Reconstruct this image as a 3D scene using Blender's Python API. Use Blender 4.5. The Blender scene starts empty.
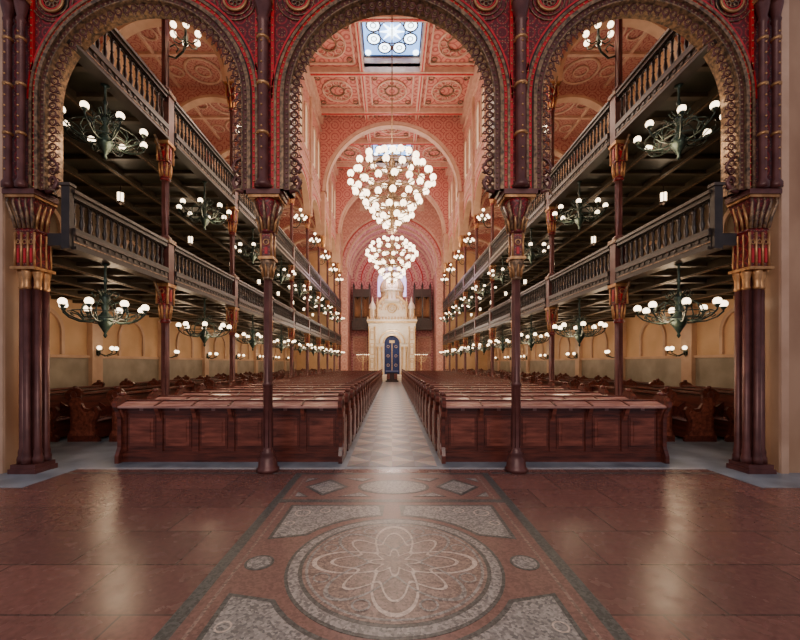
import bpy, math, random
from math import pi, sin, cos
random.seed(3)
C = bpy.context.scene.collection

# ---------------------------------------------------------------- materials
def newmat(name):
    m = bpy.data.materials.new(name); m.use_nodes = True
    nt = m.node_tree; b = nt.nodes['Principled BSDF']
    return m, nt, b
def N(nt, t, **kw):
    n = nt.nodes.new(t)
    for k, v in kw.items(): setattr(n, k, v)
    return n
def coord(nt, scale=(1,1,1), rot=(0,0,0)):
    tc = N(nt, 'ShaderNodeTexCoord'); mp = N(nt, 'ShaderNodeMapping')
    mp.inputs['Scale'].default_value = scale; mp.inputs['Rotation'].default_value = rot
    nt.links.new(tc.outputs['Object'], mp.inputs['Vector'])
    return mp.outputs['Vector']
def ramp(nt, fac, stops, const=False):
    r = N(nt, 'ShaderNodeValToRGB')
    if const: r.color_ramp.interpolation = 'CONSTANT'
    e = r.color_ramp.elements
    while len(e) < len(stops): e.new(0.5)
    for i, (p, c) in enumerate(stops):
        e[i].position = p; e[i].color = (c[0], c[1], c[2], 1)
    nt.links.new(fac, r.inputs['Fac']); return r.outputs['Color']
def mix(nt, fac, a, b, mode='MIX'):
    m = N(nt, 'ShaderNodeMix', data_type='RGBA', blend_type=mode)
    def put(s, v):
        if isinstance(v, bpy.types.NodeSocket): nt.links.new(v, s)
        elif isinstance(v, (int, float)): s.default_value = v
        else: s.default_value = (v[0], v[1], v[2], 1)
    put(m.inputs[0], fac); put(m.inputs[6], a); put(m.inputs[7], b)
    return m.outputs[2]
def noisy(name, c1, c2, rough=0.5, metal=0.0, scale=(4,4,4), bump=0.0, detail=4):
    m, nt, b = newmat(name)
    v = coord(nt, scale); n = N(nt, 'ShaderNodeTexNoise'); n.inputs['Scale'].default_value = 1.0
    n.inputs['Detail'].default_value = detail
    nt.links.new(v, n.inputs['Vector'])
    nt.links.new(ramp(nt, n.outputs['Fac'], [(0.35, c1), (0.65, c2)]), b.inputs['Base Color'])
    b.inputs['Roughness'].default_value = rough; b.inputs['Metallic'].default_value = metal
    if bump:
        bp = N(nt, 'ShaderNodeBump'); bp.inputs['Strength'].default_value = bump
        bp.inputs['Distance'].default_value = 0.02
        nt.links.new(n.outputs['Fac'], bp.inputs['Height']); nt.links.new(bp.outputs['Normal'], b.inputs['Normal'])
    return m
def emis(name, col, s, base=None):
    m, nt, b = newmat(name)
    b.inputs['Base Color'].default_value = (*(base or col), 1)
    b.inputs['Emission Color'].default_value = (*col, 1)
    b.inputs['Emission Strength'].default_value = s
    b.inputs['Roughness'].default_value = 0.3
    return m
def ornament(name, base, base2, accent, accent2, scale=2.2, stripe=None, rough=0.6, dot=0.22):
    m, nt, b = newmat(name)
    v = coord(nt, (scale, scale, scale))
    vo = N(nt, 'ShaderNodeTexVoronoi'); vo.inputs['Scale'].default_value = 1.0
    vo.inputs['Randomness'].default_value = 0.0
    nt.links.new(v, vo.inputs['Vector'])
    rings = N(nt, 'ShaderNodeMath', operation='SINE')
    mul = N(nt, 'ShaderNodeMath', operation='MULTIPLY'); mul.inputs[1].default_value = 26
    nt.links.new(vo.outputs['Distance'], mul.inputs[0]); nt.links.new(mul.outputs[0], rings.inputs[0])
    vo2 = N(nt, 'ShaderNodeTexVoronoi'); vo2.inputs['Scale'].default_value = 5.0
    vo2.inputs['Randomness'].default_value = 0.35
    nt.links.new(v, vo2.inputs['Vector'])
    no = N(nt, 'ShaderNodeTexNoise'); no.inputs['Scale'].default_value = 1.3
    nt.links.new(v, no.inputs['Vector'])
    bc = mix(nt, no.outputs['Fac'], base, base2)
    f1 = N(nt, 'ShaderNodeMath', operation='GREATER_THAN'); f1.inputs[1].default_value = 0.55
    nt.links.new(rings.outputs[0], f1.inputs[0])
    c = mix(nt, f1.outputs[0], bc, accent)
    f2 = N(nt, 'ShaderNodeMath', operation='LESS_THAN'); f2.inputs[1].default_value = dot
    nt.links.new(vo2.outputs['Distance'], f2.inputs[0])
    c = mix(nt, f2.outputs[0], c, accent2)
    if stripe:
        sx = N(nt, 'ShaderNodeSeparateXYZ'); nt.links.new(coord(nt), sx.inputs[0])
        mm = N(nt, 'ShaderNodeMath', operation='MULTIPLY'); mm.inputs[1].default_value = stripe[0]
        fr = N(nt, 'ShaderNodeMath', operation='FRACT'); gt = N(nt, 'ShaderNodeMath', operation='GREATER_THAN')
        gt.inputs[1].default_value = stripe[1]
        nt.links.new(sx.outputs['Z'], mm.inputs[0]); nt.links.new(mm.outputs[0], fr.inputs[0]); nt.links.new(fr.outputs[0], gt.inputs[0])
        c = mix(nt, gt.outputs[0], c, stripe[2])
    nt.links.new(c, b.inputs['Base Color']); b.inputs['Roughness'].default_value = rough
    return m

def wood(name, c1, c2, rough=0.35, vert=False):
    m, nt, b = newmat(name)
    v = coord(nt, (1.2, 9, 9) if not vert else (9, 9, 1.2))
    n = N(nt, 'ShaderNodeTexNoise'); n.inputs['Scale'].default_value = 2.0; n.inputs['Detail'].default_value = 6
    nt.links.new(v, n.inputs['Vector'])
    nt.links.new(ramp(nt, n.outputs['Fac'], [(0.3, c1), (0.7, c2)]), b.inputs['Base Color'])
    b.inputs['Roughness'].default_value = rough
    b.inputs['Coat Weight'].default_value = 0.15
    return m

M = {}
M['wood'] = wood('pew_wood', (0.045,0.01,0.007), (0.18,0.042,0.026), 0.34)
M['woodp'] = wood('pew_panel_wood', (0.08,0.018,0.012), (0.32,0.09,0.058), 0.32)
M['ledge'] = wood('pew_ledge_sheen_wood', (0.28,0.12,0.1), (0.52,0.29,0.25), 0.22)  # pinkish sheen of the pew tops painted in as a lighter wood colour
M['iron'] = noisy('cast_iron_brown', (0.085,0.026,0.024), (0.15,0.052,0.046), 0.36, 0.2, (5,5,5))
M['rail'] = noisy('balustrade_bronze', (0.014,0.009,0.008), (0.03,0.02,0.017), 0.38, 0.0, (5,5,5))
M['railt'] = noisy('balustrade_trim', (0.035,0.023,0.018), (0.07,0.047,0.035), 0.36, 0.0, (5,5,5))
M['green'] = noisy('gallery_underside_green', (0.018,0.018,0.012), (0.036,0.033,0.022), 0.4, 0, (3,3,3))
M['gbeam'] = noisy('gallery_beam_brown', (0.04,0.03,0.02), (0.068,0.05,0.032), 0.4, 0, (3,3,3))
M['gold'] = noisy('gilding', (0.4,0.2,0.08), (0.62,0.34,0.15), 0.38, 0.6, (12,12,12), 0.3)
M['dgold'] = noisy('dull_gilding', (0.08,0.055,0.04), (0.36,0.22,0.12), 0.4, 0.4, (20,20,20), 0.3)
M['red'] = noisy('crimson_paint', (0.4,0.006,0.012), (0.6,0.015,0.025), 0.35, 0, (8,8,8))
M['maroon'] = ornament('maroon_ornament', (0.08,0.006,0.01), (0.13,0.01,0.014), (0.26,0.014,0.02), (0.32,0.19,0.09), 5.0, rough=0.4, dot=0.2)
M['dark'] = noisy('dark_moulding', (0.022,0.014,0.014), (0.05,0.03,0.026), 0.32, 0.2, (8,8,8))
M['marble'] = noisy('tan_marble', (0.34,0.18,0.1), (0.5,0.3,0.18), 0.3, 0, (1.2,1.2,0.7), 0, 8)
M['patina'] = noisy('patina_metal', (0.012,0.028,0.024), (0.045,0.07,0.056), 0.32, 0.5, (14,14,14))
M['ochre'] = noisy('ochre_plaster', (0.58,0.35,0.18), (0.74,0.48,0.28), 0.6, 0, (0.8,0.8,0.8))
M['dimwall'] = noisy('gallery_wall_dim_brown', (0.13,0.085,0.05), (0.2,0.13,0.08), 0.6, 0, (0.8,0.8,0.8))  # shade in the colour: ochre darkened so baluster gaps look dim
M['dado'] = noisy('grey_green_dado', (0.24,0.2,0.15), (0.37,0.31,0.24), 0.4, 0, (1.5,1.5,1.5), 0, 8)
M['stone'] = noisy('tan_stone_trim', (0.52,0.32,0.21), (0.64,0.42,0.29), 0.5, 0, (2,2,2))
M['pinkwall'] = ornament('pink_painted_wall', (0.6,0.3,0.24), (0.66,0.37,0.29), (0.5,0.2,0.16), (0.7,0.48,0.34), 1.6, (1.25, 0.8, (0.55,0.27,0.22)))
M['pinkceil'] = ornament('rose_painted_ceiling', (0.59,0.22,0.18), (0.65,0.29,0.23), (0.43,0.1,0.085), (0.7,0.45,0.33), 1.35)
M['pinkdeep'] = ornament('rose_painted_vault', (0.62,0.29,0.29), (0.68,0.36,0.35), (0.46,0.15,0.18), (0.72,0.5,0.44), 1.2)
M['aisleceil'] = ornament('aisle_ceiling_paint', (0.5,0.21,0.18), (0.56,0.28,0.23), (0.38,0.1,0.09), (0.58,0.4,0.3), 2.2)
M['beam'] = noisy('ceiling_beam_rose_gold', (0.58,0.37,0.28), (0.7,0.48,0.37), 0.5, 0, (3,3,3))
M['white'] = noisy('ark_cream_stone', (0.82,0.72,0.56), (0.92,0.84,0.7), 0.4, 0, (3,3,3))
M['arkgold'] = noisy('ark_gilding', (0.6,0.4,0.18), (0.78,0.56,0.3), 0.35, 0.3, (10,10,10), 0.2)
M['blue'] = noisy('ark_curtain_blue', (0.003,0.012,0.08), (0.009,0.03,0.15), 0.6, 0, (14,14,3))
M['organ'] = wood('organ_dark_wood', (0.02,0.012,0.014), (0.06,0.03,0.026), 0.4, True)
M['globe'] = emis('frosted_glass_globe', (1.0,0.77,0.5), 6.5, (0.9,0.9,0.85))
M['globe'].cycles.emission_sampling = 'NONE'
M['skyblue'] = emis('skylight_blue_glass', (0.2,0.42,0.9), 3.0)
M['skywhite'] = emis('skylight_white_glass', (0.72,0.9,1.0), 8.0)
M['lunette'] = emis('apse_window_glass', (0.75,0.6,1.0), 2.0)
M['stain'] = emis('stained_window_glass', (0.75,0.6,0.4), 0.4)

def floor_red():
    m, nt, b = newmat('red_marble_slabs')
    v = coord(nt, (1,1,1))
    br = N(nt, 'ShaderNodeTexBrick'); br.offset = 0.5
    br.inputs['Scale'].default_value = 1.0
    br.inputs['Brick Width'].default_value = 0.86; br.inputs['Row Height'].default_value = 0.6
    br.inputs['Mortar Size'].default_value = 0.007
    br.inputs['Color1'].default_value = (0.2,0.092,0.08,1); br.inputs['Color2'].default_value = (0.14,0.068,0.062,1)
    br.inputs['Mortar'].default_value = (0.06,0.04,0.038,1)
    nt.links.new(v, br.inputs['Vector'])
    n = N(nt, 'ShaderNodeTexNoise'); n.inputs['Scale'].default_value = 22; n.inputs['Detail'].default_value = 8
    nt.links.new(v, n.inputs['Vector'])
    c = mix(nt, 0.6, br.outputs['Color'], ramp(nt, n.outputs['Fac'], [(0.3,(0.5,0.46,0.46)),(0.7,(1.25,1.2,1.2))]), 'MULTIPLY')
    nt.links.new(c, b.inputs['Base Color'])
    n2 = N(nt, 'ShaderNodeTexNoise'); n2.inputs['Scale'].default_value = 5; n2.inputs['Detail'].default_value = 5
    nt.links.new(v, n2.inputs['Vector'])
    mr = N(nt, 'ShaderNodeMapRange'); mr.inputs['To Min'].default_value = 0.16; mr.inputs['To Max'].default_value = 0.36
    nt.links.new(n2.outputs['Fac'], mr.inputs['Value']); nt.links.new(mr.outputs[0], b.inputs['Roughness'])
    return m
def floor_aisle():
    m, nt, b = newmat('aisle_mosaic_tiles')
    ck = N(nt, 'ShaderNodeTexChecker'); ck.inputs['Scale'].default_value = 1.95
    ck.inputs['Color1'].default_value = (0.42,0.35,0.32,1); ck.inputs['Color2'].default_value = (0.14,0.155,0.19,1)
    nt.links.new(coord(nt, (1,1,0.001), (0,0,pi/4)), ck.inputs['Vector'])
    ck2 = N(nt, 'ShaderNodeTexChecker'); ck2.inputs['Scale'].default_value = 2.76
    ck2.inputs['Color1'].default_value = (1,1,1,1); ck2.inputs['Color2'].default_value = (0.58,0.53,0.53,1)
    nt.links.new(coord(nt, (1,1,0.001)), ck2.inputs['Vector'])
    vo = N(nt, 'ShaderNodeTexVoronoi'); vo.inputs['Scale'].default_value = 55
    nt.links.new(coord(nt), vo.inputs['Vector'])
    c = mix(nt, 1.0, ck.outputs['Color'], ck2.outputs['Color'], 'MULTIPLY')
    c = mix(nt, 0.35, c, vo.outputs['Color'], 'SOFT_LIGHT')
    nt.links.new(c, b.inputs['Base Color']); b.inputs['Roughness'].default_value = 0.4
    return m
def tess(name, a, bb, rough=0.36):
    m, nt, b = newmat(name)
    vo = N(nt, 'ShaderNodeTexVoronoi'); vo.inputs['Scale'].default_value = 60
    nt.links.new(coord(nt), vo.inputs['Vector'])
    s = N(nt, 'ShaderNodeSeparateColor'); nt.links.new(vo.outputs['Color'], s.inputs[0])
    nt.links.new(ramp(nt, s.outputs[0], [(0.1, a), (0.9, bb)]), b.inputs['Base Color'])
    b.inputs['Roughness'].default_value = rough
    return m
M['fred'] = floor_red(); M['faisle'] = floor_aisle()
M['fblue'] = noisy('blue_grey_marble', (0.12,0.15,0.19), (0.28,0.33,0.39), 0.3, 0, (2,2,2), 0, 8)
M['fwhite'] = noisy('white_marble_strip', (0.36,0.37,0.4), (0.48,0.48,0.51), 0.3, 0, (4,4,4))
M['tgrey'] = tess('grey_mosaic', (0.11,0.11,0.112), (0.34,0.32,0.305))
M['tteal'] = tess('teal_mosaic', (0.03,0.036,0.038), (0.095,0.102,0.102))
M['tbrown'] = tess('brown_mosaic', (0.12,0.08,0.07), (0.29,0.2,0.17))
M['tbeige'] = tess('beige_mosaic', (0.4,0.32,0.28), (0.62,0.52,0.45))
M['tred'] = tess('red_mosaic', (0.13,0.063,0.056), (0.21,0.105,0.092))

# ---------------------------------------------------------------- mesh builder
class MB:
    def __init__(s): s.v=[]; s.f=[]; s.m=[]; s.s=[]; s.mats=[]
    def mi(s, k):
        if k not in s.mats: s.mats.append(k)
        return s.mats.index(k)
    def add(s, vs, fs, k, smooth=False):
        o = len(s.v); s.v += [tuple(p) for p in vs]; i = s.mi(k)
        for f in fs: s.f.append(tuple(a+o for a in f)); s.m.append(i); s.s.append(smooth)
    def box(s, x0,x1,y0,y1,z0,z1,k):
        if x0>x1: x0,x1=x1,x0
        if y0>y1: y0,y1=y1,y0
        vs=[(x0,y0,z0),(x1,y0,z0),(x1,y1,z0),(x0,y1,z0),(x0,y0,z1),(x1,y0,z1),(x1,y1,z1),(x0,y1,z1)]
        s.add(vs,[(0,3,2,1),(4,5,6,7),(0,1,5,4),(1,2,6,5),(2,3,7,6),(3,0,4,7)],k)
    def lathe(s, prof, k, c=(0,0,0), n=12, smooth=True):
        vs=[];fs=[]
        for r,z in prof:
            for i in range(n):
                a=2*pi*i/n+pi/n; vs.append((c[0]+r*cos(a),c[1]+r*sin(a),c[2]+z))
        for j in range(len(prof)-1):
            for i in range(n):
                a=j*n+i;b=j*n+(i+1)%n; fs.append((a,b,b+n,a+n))
        fs.append(tuple(range(n-1,-1,-1))); fs.append(tuple((len(prof)-1)*n+i for i in range(n)))
        s.add(vs,fs,k,smooth)
    def ball(s, c, r, k, n=12, m=8, sz=1.0):
        vs=[(c[0],c[1],c[2]-r*sz)];fs=[]
        for j in range(1,m):
            t=-pi/2+pi*j/m
            for i in range(n): vs.append((c[0]+r*cos(t)*cos(2*pi*i/n),c[1]+r*cos(t)*sin(2*pi*i/n),c[2]+r*sin(t)*sz))
        vs.append((c[0],c[1],c[2]+r*sz)); L=len(vs)-1
        for i in range(n):
            fs.append((0,1+(i+1)%n,1+i)); fs.append((L,L-n+i,L-n+(i+1)%n))
        for j in range(m-2):
            for i in range(n):
                a=1+j*n+i;b=1+j*n+(i+1)%n; fs.append((a,b,b+n,a+n))
        s.add(vs,fs,k,True)
    def tube(s, pts, r, k, n=6, closed=False):
        from mathutils import Vector
        P=[Vector(p) for p in pts]; L=len(P); vs=[];fs=[]
        up=None
        for i,p in enumerate(P):
            if closed: t=P[(i+1)%L]-P[i-1]
            else: t=P[min(i+1,L-1)]-P[max(i-1,0)]
            if t.length<1e-9: t=Vector((0,0,1))
            t.normalize()
            if up is None:
                up=Vector((0,0,1)) if abs(t.z)<0.9 else Vector((0,1,0))
            a=up-t*up.dot(t)
            if a.length<1e-4: a=t.orthogonal()
            a.normalize(); up=a; b=t.cross(a)
            rr=r[i] if isinstance(r,(list,tuple)) else r
            for q in range(n): vs.append(p+a*rr*cos(2*pi*q/n)+b*rr*sin(2*pi*q/n))
        for i in range(L if closed else L-1):
            for q in range(n):
                a=i*n+q;b=i*n+(q+1)%n;c=((i+1)%L)*n+(q+1)%n;d=((i+1)%L)*n+q
                fs.append((a,b,c,d))
        if not closed:
            fs.append(tuple(range(n-1,-1,-1))); fs.append(tuple((L-1)*n+i for i in range(n)))
        s.add(vs,fs,k,True)
    def ring(s, c, R, r, k, plane='xz', n=16, m=5, a0=0, a1=2*pi):
        full=abs(a1-a0-2*pi)<1e-6; pts=[]
        for i in range(n if full else n+1):
            a=a0+(a1-a0)*i/n; u=R*cos(a);w=R*sin(a)
            if plane=='xz': pts.append((c[0]+u,c[1],c[2]+w))
            elif plane=='yz': pts.append((c[0],c[1]+u,c[2]+w))
            else: pts.append((c[0]+u,c[1]+w,c[2]))
        s.tube(pts,r,k,m,closed=full)
    def prism(s, poly, plane, a, b, k):
        n=len(poly)
        def P(u,w,t):
            return (u,t,w) if plane=='xz' else ((t,u,w) if plane=='yz' else (u,w,t))
        vs=[P(u,w,a) for u,w in poly]+[P(u,w,b) for u,w in poly]
        fs=[tuple(range(n)),tuple(range(2*n-1,n-1,-1))]
        for i in range(n): fs.append((i,(i+1)%n,n+(i+1)%n,n+i))
        s.add(vs,fs,k)
    def archwall(s, cu, r, zc, ztop, t0, t1, k, plane='xz', n=28, ki=None, ul=-1e9, uh=1e9):
        def P(u,z,t): return (u,t,z) if plane=='xz' else (t,u,z)
        pts=[(cu-r*cos(pi*i/n), zc+r*sin(pi*i/n)) for i in range(n+1)]
        pts=[p for p in pts if ul<=p[0]<=uh]
        for i in range(len(pts)-1):
            (u0,z0),(u1,z1)=pts[i],pts[i+1]
            s.add([P(u0,z0,t0),P(u1,z1,t0),P(u1,ztop,t0),P(u0,ztop,t0),P(u0,z0,t1),P(u1,z1,t1),P(u1,ztop,t1),P(u0,ztop,t1)],
                  [(0,1,2,3),(7,6,5,4),(3,2,6,7)],k)
            s.add([P(u0,z0,t0),P(u1,z1,t0),P(u1,z1,t1),P(u0,z0,t1)],[(3,2,1,0)],ki or k)
    def band(s, cu, r0, r1, zc, t0, t1, k, plane='xz', n=32, leg=0):
        def P(u,z,t): return (u,t,z) if plane=='xz' else (t,u,z)
        A=[(pi*i/n) for i in range(n+1)]
        o=[(cu-r1*cos(a),zc+r1*sin(a)) for a in A]; q=[(cu-r0*cos(a),zc+r0*sin(a)) for a in A]
        if leg:
            o=[(cu-r1,zc-leg)]+o+[(cu+r1,zc-leg)]; q=[(cu-r0,zc-leg)]+q+[(cu+r0,zc-leg)]
        for i in range(len(o)-1):
            vs=[P(*q[i],t0),P(*q[i+1],t0),P(*o[i+1],t0),P(*o[i],t0),P(*q[i],t1),P(*q[i+1],t1),P(*o[i+1],t1),P(*o[i],t1)]
            s.add(vs,[(0,1,2,3),(7,6,5,4),(0,4,5,1),(3,2,6,7)],k)
    def mesh(s, name):
        me=bpy.data.meshes.new(name); me.from_pydata(s.v,[],s.f)
        for k in s.mats: me.materials.append(M[k])
        me.polygons.foreach_set('material_index',s.m); me.polygons.foreach_set('use_smooth',s.s)
        me.update()
        import bmesh
        bm=bmesh.new(); bm.from_mesh(me); bmesh.ops.recalc_face_normals(bm,faces=bm.faces); bm.to_mesh(me); bm.free()
        return me
    def obj(s, name, loc=(0,0,0)):
        return inst(s.mesh(name),name,loc)
def inst(me,name,loc=(0,0,0),rz=0,sc=None):
    o=bpy.data.objects.new(name,me); C.objects.link(o); o.location=loc; o.rotation_euler=(0,0,rz)
    if sc: o.scale=sc
    return o

# ---------------------------------------------------------------- key dims
XC=4.8; XO=9.0; YS=5.6; BAY=3.35; Y0=8.0; YEND=34.8
ZC=17.6
cols=[Y0+BAY*i for i in range(9)]
mids=[Y0-BAY/2+BAY*i for i in range(9)]

# ---------------------------------------------------------------- floor
b=MB()
b.box(-9.2,9.2,-4,5.7,-0.2,0,'fred')
b.box(-9.2,-4.75,4.85,5.7,0,0.004,'fblue'); b.box(4.75,9.2,4.85,5.7,0,0.004,'fblue')  # bluish daylight around the piers, put into the floor colour
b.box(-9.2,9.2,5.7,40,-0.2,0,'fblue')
b.box(-0.70,0.70,5.85,33,0,0.004,'faisle')
b.box(-4.75,-0.72,5.70,5.77,0,0.005,'fwhite'); b.box(0.72,4.75,5.70,5.77,0,0.005,'fwhite')
b.box(-4.75,-1.45,5.48,5.52,0,0.003,'tteal'); b.box(1.45,4.75,5.48,5.52,0,0.003,'tteal')
b.obj('floor')

# mosaic inlay
b=MB()
def frect(x0,x1,y0,y1,z,k): b.box(x0,x1,y0,y1,0.0,z,k)
frect(-1.39,1.39,1.0,5.5,0.003,'tteal')
frect(-1.29,1.29,1.05,5.42,0.004,'tred')
frect(-1.22,1.22,1.1,5.35,0.005,'tbrown')
frect(-1.195,1.195,1.13,5.33,0.006,'tred')
frect(-1.29,1.29,4.33,4.42,0.007,'tteal')
CY=3.02; CX=0.02
def disc(cx,cy,r,z,k,n=64,sx=1,sy=1,z0=0.0):
    b.prism([(cx+r*sx*cos(2*pi*i/n),cy+r*sy*sin(2*pi*i/n)) for i in range(n)],'xy',z0,z,k)
def ribbon(fn,w,z,k,n=192,c=(CX,CY)):
    P=[fn(2*pi*i/n) for i in range(n)]
    for i in range(n):
        a=2*pi*i/n;a2=2*pi*(i+1)/n; r=P[i]; r2=P[(i+1)%n]
        b.add([(c[0]+(r-w)*cos(a),c[1]+(r-w)*sin(a),z),(c[0]+(r+w)*cos(a),c[1]+(r+w)*sin(a),z),
               (c[0]+(r2+w)*cos(a2),c[1]+(r2+w)*sin(a2),z),(c[0]+(r2-w)*cos(a2),c[1]+(r2-w)*sin(a2),z)],[(0,1,2,3)],k)
def annul(cx,cy,r0,r1,z,k,n=32): ribbon(lambda a:(r0+r1)/2,(r1-r0)/2,z,k,n,(cx,cy))
for sx in (-1,1):
    for sy in (-1,1):
        for (off,k,z) in ((0,'tteal',0.007),(0.035,'tgrey',0.008)):
            R=0.92+off
            poly=[(sx*(1.13-off),CY+sy*(1.23-off)),(sx*(0.08+off*2),CY+sy*(1.23-off))]
            for i in range(9):
                a=math.radians(84-off*30-(84-31-off*60)*i/8)
                poly.append((sx*R*cos(a),CY+sy*R*sin(a)))
            poly.append((sx*(1.13-off),CY+sy*(0.4+off)))
            b.prism(poly,'xy',0,z,k)
        annul(sx*0.95,CY+sy*1.0,0.07,0.085,0.0095,'tbeige',20); annul(sx*0.72,CY+sy*1.06,0.045,0.058,0.0095,'tbeige',20)
        annul(sx*1.02,CY+sy*0.74,0.04,0.052,0.0095,'tbeige',20); annul(sx*0.5,CY+sy*1.1,0.03,0.04,0.0095,'tbeige',20)
    disc(sx*1.06,CY,0.115,0.008,'tteal',24); disc(sx*1.06,CY,0.095,0.009,'tgrey',24)
    for (sc,k,z) in ((1,'tteal',0.008),(0.8,'tgrey',0.009)):
        cx=sx*0.84; cy=4.87
        b.prism([(cx-0.28*sc,cy),(cx,cy-0.32*sc),(cx+0.28*sc,cy),(cx,cy+0.32*sc)],'xy',0,z,k)
        for (tx,ty) in ((0.45,5.17),(0.45,4.57)):
            d=1 if ty>4.87 else -1
            b.prism([(sx*tx-0.2*sc,ty+0.06*sc*d),(sx*tx+0.2*sc,ty+0.06*sc*d),(sx*tx+0.05,ty-0.09*sc*d)],'xy',0,z,k)
            b.prism([(sx*1.16,ty+0.06*sc*d),(sx*(1.16-0.16*sc),ty+0.06*sc*d),(sx*1.16,ty-0.12*sc*d)],'xy',0,z,k)
disc(0.02,4.87,0.46,0.008,'tteal',48,1.0,0.6); disc(0.02,4.87,0.42,0.009,'tgrey',48,1.0,0.58)
disc(CX,CY,0.85,0.008,'tteal'); disc(CX,CY,0.825,0.009,'tgrey'); disc(CX,CY,0.75,0.010,'tteal'); disc(CX,CY,0.72,0.011,'tbrown')
ribbon(lambda a:0.685,0.011,0.012,'tgrey')
ribbon(lambda a:0.42+0.22*cos(4*a),0.02,0.0124,'tbeige')
ribbon(lambda a:0.42-0.22*cos(4*a),0.02,0.0128,'tgrey')
ribbon(lambda a:0.40+0.1*cos(8*a),0.014,0.0132,'tbeige')
ribbon(lambda a:0.15+0.05*cos(8*a),0.014,0.0136,'tbeige')
for i in range(8):
    a=pi/4*i+pi/8; annul(CX+0.585*cos(a),CY+0.585*sin(a),0.05,0.066,0.014,'tgrey',20)
b.obj('floor_mosaic_medallion')

# ---------------------------------------------------------------- front arcade screen
b=MB()
T0,T1=YS-0.12,YS+0.19
AR=[(0,1.585,5.42),(-3.58,1.53,5.42),(3.58,1.53,5.42)]
ZB=4.1; ZT=ZC-0.02  # screen continues unseen up to the ceiling to stop world light leaking in
for cx,r,zc in AR:
    b.archwall(cx,r,zc,ZT,T0,T1,'maroon',n=40)
def pier(x0,x1): b.box(x0,x1,T0,T1,ZB,ZT,'maroon')
pier(-2.05,-1.585); pier(1.585,2.05); pier(-5.60,-5.11); pier(5.11,5.60)
for cx,r,zc in AR:
    leg=zc-ZB
    b.band(cx,r-0.03,r+0.02,zc,T0-0.07,T0,'dgold',leg=leg,n=48)
    b.band(cx,r+0.02,r+0.035,zc,T0-0.04,T0,'dark',leg=leg,n=48)
    b.band(cx,r+0.035,r+0.08,zc,T0-0.03,T0,'red',leg=leg,n=48)
    b.band(cx,r+0.08,r+0.115,zc,T0-0.05,T0,'dgold',leg=leg,n=48)
    b.band(cx,r+0.115,r+0.14,zc,T0-0.02,T0,'dark',n=48)
    b.band(cx,r+0.14,r+0.165,zc,T0-0.03,T0,'red',n=48)
    b.band(cx,r-0.10,r-0.03,zc,T0-0.03,T1-0.05,'iron',leg=leg,n=48)
    b.band(cx,r-0.115,r-0.10,zc,T0-0.05,T1-0.05,'dgold',leg=leg,n=48)
    def path(R, s):
        L=leg; A=pi*R
        if s<L: return (cx-R, ZB+s, 0)
        if s<L+A:
            a=(s-L)/R; return (cx-R*cos(a), zc+R*sin(a), a)
        return (cx+R, zc-(s-L-A), 0)
    R=r+0.058; tot=2*leg+pi*R; nb=int(tot/0.085)
    for i in range(nb):
        x,z,_=path(R,tot*(i+0.5)/nb); b.ball((x,T0-0.035,z),0.013,'gold',6,4)
    R=r-0.065; tot=2*leg+pi*R; nb=int(tot/0.07)
    for i in range(nb):
        x,z,_=path(R,tot*(i+0.5)/nb); b.ball((x,T0-0.03,z),0.018,'dgold',6,4)
    R=r-0.165; tot=2*leg+pi*R; nb=int(tot/0.118)
    for i in range(nb):
        s_=tot*(i+0.5)/nb
        x,z,_=path(R,s_)
        b.ring((x,T0+0.03,z),0.046,0.013,'iron',n=12,m=5)
        b.ring((x,T0+0.02,z),0.022,0.008,'dgold',n=8,m=4)
        x,z,_=path(R-0.066,s_*(2*leg+pi*(R-0.066))/tot)
        b.ring((x,T0+0.03,z),0.02,0.01,'iron',n=8,m=4)
        x,z,_=path(R-0.1,s_*(2*leg+pi*(R-0.1))/tot)
        b.ball((x,T0+0.03,z),0.014,'dgold',6,4)
    for sx in (-1,1):
        xx=cx+sx*(r-0.13)
        pts=[(xx+sx*0.05-sx*0.02,T0,ZB-0.02),(xx-sx*0.08,T0,ZB+0.02),(xx-sx*0.13,T0,ZB+0.12),(xx-sx*0.08,T0,ZB+0.2),(xx-sx*0.02,T0,ZB+0.16),(xx-sx*0.04,T0,ZB+0.1)]
        b.tube(pts,[0.035,0.035,0.03,0.028,0.022,0.015],'iron',6)
        b.tube([(xx+sx*0.04,T0,ZB+0.5),(xx-sx*0.08,T0,ZB+0.44),(xx-sx*0.14,T0,ZB+0.34),(xx-sx*0.09,T0,ZB+0.26),(xx-sx*0.05,T0,ZB+0.3)],0.02,'iron',6)
        b.tube([(xx-sx*0.0,T0-.02,ZB+0.02),(xx-sx*0.1,T0-.02,ZB+0.0),(xx-sx*0.15,T0-.02,ZB-0.1)],[0.02,0.015,0.006],'dgold',6)
def columnette(x,w=0.075):
    b.lathe([(w*1.6,0),(w*1.6,0.06),(w,0.12),(w,2.35),(w*1.3,2.38),(w,2.42),(w*1.7,2.6),(w*1.7,2.66)],'iron',(x,T0-0.09,ZB),8)
    for i in range(14): b.ball((x,T0-0.09-w*0.95,ZB+0.25+0.15*i),0.016,'gold',6,4)
    for z in (0.75,1.45,2.1): b.lathe([(w*1.2,0),(w*1.35,0.02),(w*1.2,0.04)],'gold',(x,T0-0.09,ZB+z),8)
    for s in (-1,1):
        b.box(x+s*(w+0.04)-0.022,x+s*(w+0.04)+0.022,T0-0.03,T0,ZB,8.0,'red')
        for i in range(26): b.ball((x+s*(w+0.04),T0-0.035,ZB+0.06+0.11*i),0.012,'gold',5,4)
    b.box(x-w*1.7,x+w*1.7,T0-0.2,T0,ZB+2.66,ZB+2.76,'gold')
    b.box(x-w,x+w,T0-0.15,T0,ZB+2.76,9,'iron')
for x in (-1.84,1.84): columnette(x)
for x in (-5.29,-5.48,5.29,5.48): columnette(x,0.05)
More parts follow.
